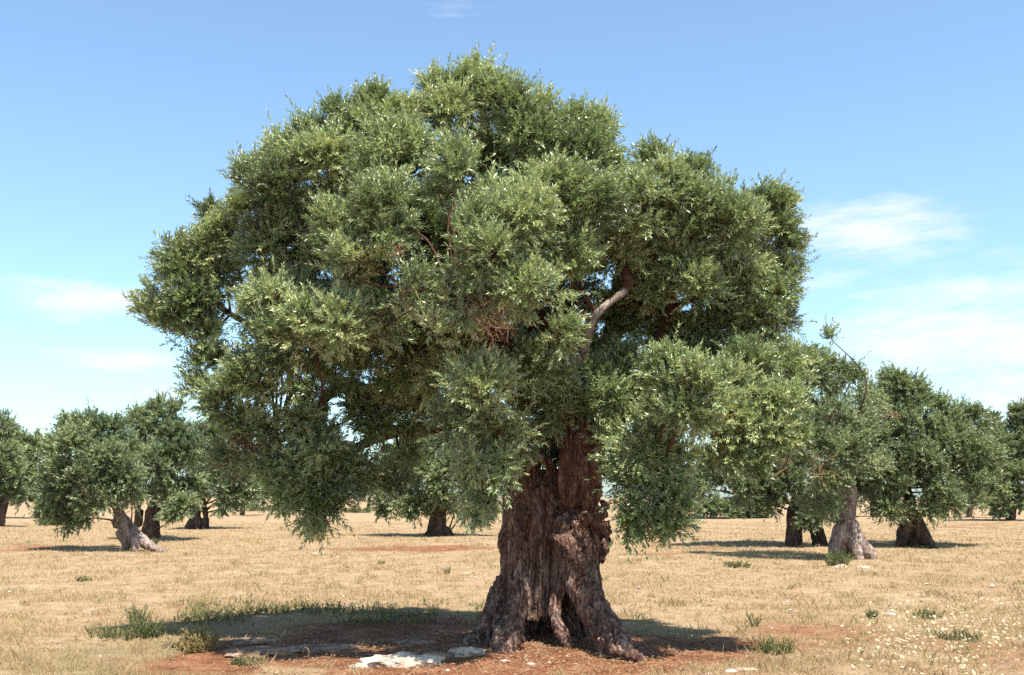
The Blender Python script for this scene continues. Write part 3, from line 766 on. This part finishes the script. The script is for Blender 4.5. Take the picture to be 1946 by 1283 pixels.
# right of the photo
grove_tree(1520, 1038, 'olive tree with a black hollow double trunk beside the pale trunked one on the right',
           [[(1508, 1048, 0, 16), (1510, 1015, 0, 15), (1510, 980, 0, 14), (1514, 950, 0, 11), (1520, 910, 0, 8)], [(1560, 1048, .1, 14), (1556, 1020, .1, 13), (1545, 990, .1, 12), (1535, 955, .1, 10)], [(1530, 1000, .1, 14), (1526, 965, .1, 13)]],
           [(1395, 850, 40, .1), (1365, 800, 36, .3), (1360, 870, 30, .2), (1420, 930, 34, -.2, 0), (1460, 960, 24, -.2, 0), (1570, 940, 30, -.5, 0), (1450, 800, 48, .4), (1500, 780, 52, .2), (1430, 850, 44, 0), (1480, 870, 50, -.4), (1540, 860, 50, 0), (1450, 905, 40, 0), (1500, 920, 40, -.6), (1560, 925, 40, -.5), (1440, 720, 46, .4), (1500, 700, 50, .3), (1560, 800, 46, .3), (1570, 970, 30, -.7, 0), (1540, 985, 24, -.8, 0), (1470, 940, 26, .2, 0), (1420, 760, 40, .3), (1400, 800, 34, .2), (1480, 840, 70, 1.8, .1, .5)], dens=.95, tone=-.06,
           sprays=[(1440, 760, -1.2, 40, 40), (1480, 860, -1.4, 40, 40)])
grove_tree(1615, 1062, 'olive tree on the right with a pale flared trunk split open at the foot',
           [[(1580, 1070, -.1, 7), (1588, 1045, 0, 13), (1598, 1015, 0, 17), (1610, 985, 0, 15), (1614, 955, 0, 13), (1612, 925, 0, 13), (1606, 895, 0, 9), (1600, 850, 0, 6)],
            [(1668, 1072, -.6, 5), (1650, 1050, -.45, 11), (1630, 1020, -.25, 12), (1616, 990, -.1, 12)], [(1640, 1075, -.6, 6), (1630, 1050, -.4, 10), (1618, 1020, -.2, 12)], [(1605, 1070, .3, 12), (1608, 1030, .2, 14)]],
           [(1500, 690, 46, 0), (1545, 700, 46, -.2), (1590, 725, 44, -.2), (1460, 720, 44, .1), (1520, 760, 56, -1), (1580, 790, 56, -1.1), (1630, 780, 44, -.5), (1470, 790, 46, -.5), (1440, 760, 34, 0), (1640, 830, 44, -.8), (1600, 860, 46, -1.4), (1550, 850, 44, -1.3), (1500, 840, 40, -.9), (1650, 880, 36, -.9), (1560, 910, 36, -1.3, 0), (1600, 905, 26, -1.2, 0), (1575, 950, 28, -1.0, -.1), (1540, 960, 22, -.8, -.1), (1480, 680, 30, .2), (1660, 760, 24, 0), (1550, 690, 26, .2), (1430, 690, 30, .2), (1620, 720, 26, 0),
            (1576, 640, 4, 0, .9, .2), (1555, 780, 80, 1.4, .1, .5), (1580, 850, 60, 1.2, .1, .5)],
           pale=True, dens=1.0, leaf_k=.9, tone=.08, sprays=[(1560, 880, -1.9, 30, 25), (1680, 775, .3, 22, 40)])
grove_tree(1738, 1040, 'olive tree with a dark reddish trunk leaning left, right of the pale split trunk',
           [[(1778, 1046, -.2, 6), (1758, 1025, -.1, 13), (1742, 1000, 0, 16), (1732, 975, 0, 14), (1728, 945, 0, 10), (1722, 910, 0, 6)], [(1706, 1046, -.1, 6), (1714, 1025, -.1, 11), (1722, 995, 0, 13)], [(1735, 1046, .2, 14), (1735, 1010, .2, 14)]],
           [(1690, 730, 40, 0), (1720, 750, 40, .2), (1670, 780, 36, 0), (1780, 790, 42, .2), (1830, 800, 40, .2), (1740, 810, 50, -.5), (1800, 840, 46, -.5), (1690, 840, 44, -.7), (1745, 870, 46, -1), (1840, 860, 36, -.2), (1680, 900, 40, -.7), (1720, 930, 40, -1), (1780, 920, 40, -.8), (1830, 920, 34, -.4), (1700, 970, 26, -.8, 0), (1800, 960, 30, -.6, 0), (1850, 955, 24, -.3, 0), (1760, 960, 24, -.8, 0), (1670, 950, 26, -.4, 0), (1700, 735, 30, .1), (1650, 750, 26, .2), (1705, 775, 38, 0), (1665, 790, 34, 0), (1740, 770, 34, 0), (1640, 790, 28, .1), (1660, 860, 30, .3), (1860, 900, 34, .1), (1875, 860, 28, .2), (1640, 920, 26, 0, 0), (1740, 850, 80, 1.6, .1, .5), (1800, 880, 60, 1.5, .1, .5)], dens=1.0)
grove_tree(1922, 989, 'dark trunked olive tree at the right edge of the photo',
           [[(1920, 994, 0, 9), (1922, 965, 0, 9), (1920, 930, 0, 8), (1925, 890, 0, 5)]],
           [(1880, 820, 26, 0), (1900, 850, 32, -.3), (1940, 800, 26, 0), (1945, 840, 34, 0), (1880, 890, 32, -.6), (1925, 900, 26, -.8), (1960, 890, 36, -.4), (1895, 935, 24, -.8, 0), (1870, 935, 22, 0, 0), (1950, 945, 24, -.6, 0), (1900, 965, 14, -.6, 0), (1870, 850, 20, 0), (1955, 770, 14, 0), (1920, 860, 50, 1.8, .1, .6), (1890, 800, 12, 0)], dens=.95)
grove_tree(1840, 984, 'small distant olive tree half hidden behind the right-hand crowns',
           [[(1842, 988, 0, 6), (1842, 960, 0, 6), (1842, 930, 0, 5)]],
           [(1850, 860, 28, 0), (1870, 880, 26, 0), (1835, 900, 30, 0), (1880, 910, 24, 0), (1855, 935, 26, 0, 0), (1825, 940, 20, 0, 0), (1885, 940, 16, 0, 0)], dens=.7)
grove_tree(700, 974, 'tiny distant olive tree under the left drooping branches of the big tree',
           [[(700, 977, 0, 3.5), (701, 960, 0, 3.5), (702, 940, 0, 3)]],
           [(690, 915, 16, 0), (708, 910, 16, 0), (700, 930, 18, 0), (718, 932, 13, 0), (682, 935, 13, 0), (700, 945, 14, 0, 0)], dens=.7, shoots=8, m=10)
grove_tree(540, 978, 'distant olive tree behind the hanging branches left of the big tree',
           [[(540, 982, 0, 5), (541, 960, 0, 5), (542, 935, 0, 4)]],
           [(520, 900, 24, 0), (550, 890, 24, 0), (575, 910, 22, 0), (510, 930, 22, 0), (545, 935, 26, 0), (580, 940, 18, 0, 0), (500, 945, 14, 0, 0)], dens=.7, shoots=8, m=10)

grove_tree(1300, 978, 'distant olive tree in the bright gap right of the hanging foliage beside the big trunk',
           [[(1300, 982, 0, 5), (1300, 960, 0, 5), (1300, 940, 0, 4)]],
           [(1285, 905, 18, 0), (1310, 900, 20, 0), (1295, 925, 20, 0), (1320, 930, 16, 0), (1275, 935, 14, 0), (1300, 945, 14, 0, 0), (1330, 910, 14, 0)], dens=.8, shoots=8, m=10, tone=.06)
grove_tree(1660, 981, 'distant olive tree between the pale split trunk and the reddish trunk on the right',
           [[(1660, 985, 0, 6), (1660, 960, 0, 6), (1660, 935, 0, 5)]],
           [(1640, 900, 22, 0), (1665, 890, 24, 0), (1690, 910, 22, 0), (1650, 930, 22, 0), (1680, 940, 20, 0, 0), (1630, 940, 16, 0, 0), (1705, 935, 14, 0, 0)], dens=.8, shoots=8, m=10, tone=.06)
grove_tree(460, 980, 'distant olive tree just right of the tree with two thin stems',
           [[(460, 984, 0, 5), (461, 962, 0, 5), (462, 935, 0, 4)]],
           [(445, 890, 22, 0), (475, 895, 22, 0), (455, 920, 22, 0), (485, 930, 18, 0), (440, 940, 16, 0, 0), (470, 948, 14, 0, 0)], dens=.8, shoots=8, m=10, tone=.06)

# ------------------------------------------------------------------ rocks
def rock(px, py, w, h, depth_k, label, mat=ROCK, seed=0, name='rock', cat='rock'):
    g = G(px, py); k = g[1] / FPX
    import bmesh
    bm = bmesh.new(); bmesh.ops.create_icosphere(bm, subdivisions=5 if w > 50 else 3, radius=1)
    me = bpy.data.meshes.new(name); bm.to_mesh(me); bm.free()
    n = len(me.vertices); V = np.empty(n * 3, np.float32); me.vertices.foreach_get('co', V); V = V.reshape(-1, 3).astype(float)
    u = V.copy()
    V *= (1 + .35 * fbm(u * 1.3 + seed * 5.1, 3) + .10 * fbm(u * 5 + seed, 3))[:, None]
    V[:, 2] = np.where(V[:, 2] > .3, .3 + (V[:, 2] - .3) * .45, V[:, 2]) + .22 * fbm(u * np.array([3, 3, 1]) + seed * 7, 4)
    V[:, :2] *= (1 + .3 * fbm(u * 3.1 + seed * 2.3, 3))[:, None]
    V *= np.array([w * .5 * k, w * .5 * k * depth_k, h * k * 1.1])
    V += (.012 * fbm(u * 9 + seed * 3, 3))[:, None] * u * min(1, w / 60)
    me.vertices.foreach_set('co', V.astype(np.float32).ravel())
    me.polygons.foreach_set('use_smooth', np.ones(len(me.polygons), dtype=bool)); me.update()
    o = link(name, me, mat)
    o.location = (float(g[0]), float(g[1]), float(g[2]) - h * k * .15); o.rotation_euler = (0, 0, RNG.uniform(0, .5))
    return tag(o, label, cat)


rock(768, 1262, 140, 30, .5, 'largest white limestone rock lying low in front of the big tree', seed=1)
rock(688, 1266, 40, 12, .6, 'small pale stone touching the left end of the largest white rock', seed=8)
rock(885, 1243, 62, 22, .7, 'pale knobbly rock between the largest white rock and the left root of the big tree', seed=2)
rock(505, 1240, 135, 13, .9, 'flat sunlit slab of reddish rock left of the white rocks', ROCK_RED, 3)
rock(610, 1232, 150, 6, .7, 'long flat grey slab in the shadow of the big tree', ROCK_RED, 4)
rock(480, 1218, 110, 5, .8, 'flat grey slab at the left end of the tree shadow, behind the sunlit reddish slab', ROCK_RED, 14)
rock(795, 1222, 80, 8, .7, 'brown slab in the shadow behind the largest white rock', ROCK_RED, 5)
rock(820, 1246, 70, 12, .6, 'earth stained rock directly behind the right end of the largest white rock', ROCK_RED, 6)
rock(1388, 1278, 34, 10, .7, 'small white stone at the bottom edge, right of the big trunk', seed=7)
rock(1418, 1274, 44, 9, .7, 'rounded white stone, larger of the two close together right of the big trunk', seed=9)
rock(1342, 1281, 30, 6, .7, 'thin buff stone at the bottom edge nearest the right root', ROCK_RED, 10)
rock(598, 1053, 12, 5, .8, 'single tiny white stone out in the sunny field left of the big tree', seed=11)
rock(1600, 1078, 30, 9, .7, 'white stone at the foot of the pale split trunk on the right', seed=12)
rock(1640, 1079, 26, 6, .7, 'smaller flat white stone in the grass right of the one at the pale trunk', seed=13)
rock(1692, 1168, 26, 7, .7, 'pale stone lying in the sunny grass at the right', seed=15)
rock(960, 1256, 16, 5, .8, 'small pale stone on red earth under the left root', seed=16)
rock(1008, 1262, 14, 5, .8, 'small pale stone on red earth in front of the hollow trunk', seed=17)

# ------------------------------------------------------------------ weeds
def weed(px, py, hpx, wpx, n, label, mat=WEED, name='weed', cat='weed', leaf=.035, m=16, lean=.35):
    g = G(px, py); k = g[1] / FPX; H = hpx * k; W = wpx * k
    W = W * (.5 if n < 45 else .8)
    r = np.sqrt(RNG.random(n)) * W * .5; a = RNG.uniform(0, 6.28, n)
    bx = r * np.cos(a); by = r * np.sin(a)
    p0 = np.stack([bx, by, gz(bx + g[0], by + g[1]) - g[2] - .01], -1)
    D = np.stack([RNG.normal(0, lean, n) + .5 * bx / max(W, .01), RNG.normal(0, lean, n) + .5 * by / max(W, .01), np.ones(n)], -1); D = unit(D)
    L = H * RNG.uniform(.45, 1.05, n)
    V, F, T = leaves_from_shoots(p0, D, L, m, leaf, leaf * .3, RNG.normal(.5, .15, n), .1)
    st = Tubes()
    for q, d, l in list(zip(p0, D, L))[:140]:
        st.add(np.array([[*q, .0035], [*(q + d * l * .5), .0028], [*(q + d * l - np.array([0, 0, .1 * l])), .0015]]), 3, False)
    V2, F2 = np.vstack(st.V), np.vstack(st.F)
    o = link(name, raw_mesh(name, np.vstack([V, V2]), np.vstack([F, F2 + len(V)]), np.concatenate([T, np.full(len(F2), .15)])), mat)
    o.location = g
    tag(o, label, cat)
    return o


weed(262, 1182, 42, 60, 40, 'brownish upright weed at the left end of the big tree shadow', WEED)
weed(280, 1212, 46, 50, 45, 'green bushy weed at the front left tip of the big tree shadow', WEED, leaf=.05)
weed(215, 1212, 30, 110, 70, 'low spreading green weed furthest left, outside the tree shadow', WEED)
weed(372, 1238, 44, 80, 90, 'straw coloured dry tuft in front of the left end of the shadow', DRYWEED, leaf=.06)
weed(470, 1262, 14, 70, 60, 'small green ground weed below the sunlit reddish slab', WEED)
weed(1470, 1242, 34, 90, 90, 'pale green low weed at the right end of the big tree shadow', WEED)
weed(1436, 1190, 34, 26, 14, 'thin single stemmed weed behind the right end of the shadow', WEED)
weed(1592, 1075, 34, 44, 60, 'green grass clump at the left foot of the pale split trunk', WEED, leaf=.08)
weed(1400, 1078, 12, 60, 50, 'dark low weed in the shade left of the pale split trunk', WEED, leaf=.06)
weed(293, 1035, 14, 24, 24, 'green sprout at the foot of the leaning trunk on the left', WEED, leaf=.08)
weed(1765, 1175, 20, 60, 50, 'yellow green weed in the sunny grass at the right', WEED)
weed(1820, 1215, 22, 90, 60, 'green weed among the dried flower heads at the lower right', WEED)
weed(1655, 1175, 20, 30, 30, 'small green tuft left of the pale stone in the right-hand grass', WEED)
weed(160, 1105, 12, 50, 40, 'small green tuft out in the sunny grass at the left', WEED)
weed(850, 1090, 12, 20, 20, 'tiny green tuft in the sunny grass just left of the big trunk', WEED)
weed(725, 1072, 10, 30, 24, 'yellowish tuft in the sunny grass under the hanging branches', DRYWEED)
weed(490, 972, 14, 60, 50, 'yellow green bush on the far edge of the field at the left', WEED, name='bush', cat='bush', leaf=.35, lean=.6)
weed(678, 975, 14, 60, 50, 'light green bush on the far edge of the field beside the tiny distant tree', WEED, name='bush', cat='bush', leaf=.35, lean=.6)
weed(100, 998, 20, 60, 60, 'dark low bush under the left skirts of the leaning olive tree', WEED, name='bush', cat='bush', leaf=.3, lean=.6)

# dark stalky weeds along the rear edge of the shadow: nobody could count them
n = 2600
px = RNG.uniform(330, 960, n); py = 1172 + RNG.normal(0, 13, n) + 6 * np.sin(px * .02) - np.where(px < 520, 4, 0)
x = np.empty(n); y = np.empty(n)
for q in range(n):
    r = ray(px[q], py[q]); t_ = -CAM[2] / r[2]; x[q], y[q] = r[0] * t_, r[1] * t_
keep = fbm(np.stack([x * 1.3, y * 1.3, x * 0], -1), 3) > -.02
x, y = x[keep], y[keep]; n = len(x)
p0 = np.stack([x, y, gz(x, y)], -1); D = unit(np.stack([RNG.normal(0, .3, n), RNG.normal(0, .3, n), np.ones(n)], -1))
L = RNG.gamma(2.5, .035, n) * (1 + .5 * fbm(np.stack([x * .8, y, x * 0 + 5], -1), 2))
V, F, T = leaves_from_shoots(p0, D, L, 10, .032, .011, RNG.normal(.45, .25, n), .1)
tag(link('shade_weeds', raw_mesh('shade_weeds', V, F, T), WEED), 'band of dark green weeds along the back edge of the tree shadow', 'weeds', kind='stuff')

# pale dried flower heads in the grass at the lower right
n = 520
px = RNG.normal(1790, 110, n); py = RNG.normal(1215, 40, n)
ok = (px > 1500) & (py > 1130) & (py < 1300); px, py = px[ok], py[ok]; n = len(px)
x = np.empty(n); y = np.empty(n)
for q in range(n):
    r = ray(px[q], py[q]); t_ = -CAM[2] / r[2]; x[q], y[q] = r[0] * t_, r[1] * t_
c = np.stack([x, y, gz(x, y) + RNG.uniform(.03, .12, n)], -1)
s = RNG.uniform(.006, .022, (n, 1)); u1 = unit(RNG.normal(0, 1, (n, 3)) * np.array([1, 1, .35])); nn = unit(RNG.normal(0, .35, (n, 3)) + np.array([0, -.3, 1])); u2 = unit(np.cross(nn, u1)); u1 = np.cross(u2, nn)
ang = np.linspace(0, 2 * np.pi, 7)[:-1]
V = (c[:, None] + u1[:, None] * (np.cos(ang)[None, :, None] * s[:, None] * 1.5) + u2[:, None] * (np.sin(ang)[None, :, None] * s[:, None]) + nn[:, None] * RNG.uniform(0, .01, (n, 6, 1)))
tag(link('dried_flowers', raw_mesh('dried_flowers', V.reshape(-1, 3), np.arange(n * 6).reshape(-1, 6), RNG.random(n)), PETAL), 'pale dried flower heads scattered in the grass at the lower right', 'flowers', kind='stuff')

# fallen leaves and twigs on the earth round the trunk
n = 16000
x = RNG.normal(.3, 2.0, n); y = RNG.normal(12.2, 1.3, n)
az = RNG.uniform(0, 6.28, n); d = np.stack([np.cos(az), np.sin(az), RNG.normal(.1, .25, n)], -1); sd = unit(np.stack([-np.sin(az), np.cos(az), RNG.normal(0, .5, n)], -1))
l = RNG.uniform(.02, .06, (n, 1)); b0 = np.stack([x, y, gz(x, y) + RNG.uniform(.004, .025, n)], -1)
V = np.stack([b0, b0 + d * l * .5 + sd * l * .13, b0 + d * l, b0 + d * l * .5 - sd * l * .13], 1).reshape(-1, 3)
tag(link('leaf_litter', raw_mesh('leaf_litter', V, np.arange(n * 4).reshape(-1, 4), RNG.random(n)), LITTER), 'brown fallen leaves on the red earth round the big trunk', 'leaf litter', kind='stuff')

# pebbles strewn over the field
n = 1800
x, y = scatter(n, 9.6, 40, .9)
s = RNG.gamma(1.6, .0048, n) * np.clip(y / 14, 1, 1.4)
oct_ = np.array([[1, 0, 0], [0, 1, 0], [-1, 0, 0], [0, -1, 0], [0, 0, .7], [0, 0, -.5]])
V = np.stack([x, y, gz(x, y) + s * .4 + .004], -1)[:, None] + oct_[None] * s[:, None, None] * RNG.uniform(.6, 1.4, (n, 6, 1))
f = np.array([[0, 1, 4], [1, 2, 4], [2, 3, 4], [3, 0, 4], [1, 0, 5], [2, 1, 5], [3, 2, 5], [0, 3, 5]])
tag(link('pebbles', raw_mesh('pebbles', V.reshape(-1, 3), (f[None] + np.arange(n)[:, None, None] * 6).reshape(-1, 3)), ROCK), 'small pale pebbles strewn over the field', 'pebbles', kind='stuff')

# broken dry stick standing in the slab shadow
g = G(588, 1262); k = g[1] / FPX
t = Tubes(); t.add(smooth_path([[0, 0, -.02, .006], [-.01, 0, 14 * k, .005], [-2 * k, 0, 24 * k, .005], [-9 * k, .01, 29 * k, .0035], [-14 * k, .01, 18 * k, .002]], .02), 6)
o = link('dry_stick', t.mesh('dry_stick'), DEAD); o.location = g
tag(o, 'thin bent dry stick standing upright beside the grey slabs', 'stick')

# ------------------------------------------------------------------ light and sky
SUN = np.array([.20, -.42, 1.0]); SUN /= np.linalg.norm(SUN)
el = math.asin(SUN[2]); az = math.atan2(SUN[0], SUN[1])
sl = bpy.data.lights.new('sun', 'SUN'); sl.energy = 5.0; sl.angle = math.radians(.5); sl.color = (1, .945, .86)
so = bpy.data.objects.new('sun', sl); COL.objects.link(so); so.location = (10, -20, 40)
so.rotation_euler = Vector((-SUN[0], -SUN[1], -SUN[2])).to_track_quat('-Z', 'Y').to_euler()

W = bpy.data.worlds.new('World'); S.world = W; W.use_nodes = True
nt = W.node_tree; nt.nodes.clear()
out = nt.nodes.new('ShaderNodeOutputWorld'); bg = nt.nodes.new('ShaderNodeBackground')
sky = nt.nodes.new('ShaderNodeTexSky'); sky.sky_type = 'NISHITA'; sky.sun_disc = False
sky.sun_elevation = el; sky.sun_rotation = az; sky.air_density = 1.0; sky.dust_density = 1.0; sky.ozone_density = 1.2
tc = nt.nodes.new('ShaderNodeTexCoord'); v = tc.outputs['Generated']
sep = nt.nodes.new('ShaderNodeSeparateXYZ'); nt.links.new(v, sep.inputs[0])
azn = math_(nt, 'ARCTAN2', sep.outputs['X'], sep.outputs['Y']); eln = math_(nt, 'ARCSINE', sep.outputs['Z'])
cmb = nt.nodes.new('ShaderNodeCombineXYZ'); nt.links.new(azn, cmb.inputs[0]); nt.links.new(eln, cmb.inputs[1])
streak = noise_tex(nt, cmb.outputs[0], 6, 10, .68, (1, 5.5, 1))
fine = noise_tex(nt, cmb.outputs[0], 15, 9, .66, (1, 3.4, 1))
cl = math_(nt, 'ADD', math_(nt, 'MULTIPLY', streak, .6), math_(nt, 'MULTIPLY', fine, .4))
tot = None
for px, py, wx, wy, amp in ((1860, 650, 480, 210, 1.0), (1640, 440, 300, 105, 1.0), (1560, 530, 160, 70, .75), (180, 575, 240, 58, 1.0), (90, 550, 170, 45, .8), (215, 682, 200, 36, .95), (310, 757, 130, 40, .85), (870, 50, 240, 80, .5), (850, 870, 1700, 110, .5), (1900, 760, 420, 90, .9)):
    r = ray(px, py); r = r / np.linalg.norm(r)
    a0 = math.atan2(r[0], r[1]); e0 = math.asin(r[2])
    dx = math_(nt, 'DIVIDE', math_(nt, 'SUBTRACT', azn, a0), wx / FPX); dy = math_(nt, 'DIVIDE', math_(nt, 'SUBTRACT', eln, e0), wy / FPX)
    q = math_(nt, 'SUBTRACT', 1.0, math_(nt, 'ADD', math_(nt, 'MULTIPLY', dx, dx), math_(nt, 'MULTIPLY', dy, dy)), True)
    q = math_(nt, 'MULTIPLY', q, amp)
    tot = q if tot is None else math_(nt, 'MAXIMUM', tot, q)
mask = math_(nt, 'MULTIPLY', math_(nt, 'SUBTRACT', math_(nt, 'ADD', math_(nt, 'MULTIPLY', tot, .33), cl), .675), 4.6, True)
mask = math_(nt, 'MULTIPLY', mask, math_(nt, 'MULTIPLY', tot, 1.1, True))
mask = math_(nt, 'MULTIPLY', mask, .8)
hs = nt.nodes.new('ShaderNodeHueSaturation'); hs.inputs['Saturation'].default_value = .89; hs.inputs['Value'].default_value = 1.0
nt.links.new(sky.outputs[0], hs.inputs['Color'])
SKY_TINT = (1.16, 1.42, 1.52)
st = mixc(nt, 1.0, hs.outputs[0], SKY_TINT, 'MULTIPLY')
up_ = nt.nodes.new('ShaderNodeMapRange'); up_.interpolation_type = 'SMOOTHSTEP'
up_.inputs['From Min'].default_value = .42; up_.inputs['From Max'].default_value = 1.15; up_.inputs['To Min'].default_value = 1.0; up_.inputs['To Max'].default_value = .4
nt.links.new(eln, up_.inputs['Value'])          # upper sky dimmed on purpose, to cut its fill light and deepen shadows
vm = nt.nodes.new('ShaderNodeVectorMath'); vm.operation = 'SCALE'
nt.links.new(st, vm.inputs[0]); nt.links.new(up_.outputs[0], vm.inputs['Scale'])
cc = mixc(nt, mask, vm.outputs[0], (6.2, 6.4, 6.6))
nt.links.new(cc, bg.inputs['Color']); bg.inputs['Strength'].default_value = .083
nt.links.new(bg.outputs[0], out.inputs['Surface'])

S.view_settings.view_transform = 'Standard'; S.view_settings.look = 'None'; S.view_settings.gamma = 1.0
S.view_settings.exposure = 1.1
S.render.engine = 'CYCLES'
S.cycles.max_bounces = 6; S.cycles.diffuse_bounces = 2; S.cycles.glossy_bounces = 2; S.cycles.transmission_bounces = 3; S.cycles.transparent_max_bounces = 4
S.cycles.use_denoising = False
S.cycles.sample_clamp_indirect = 6
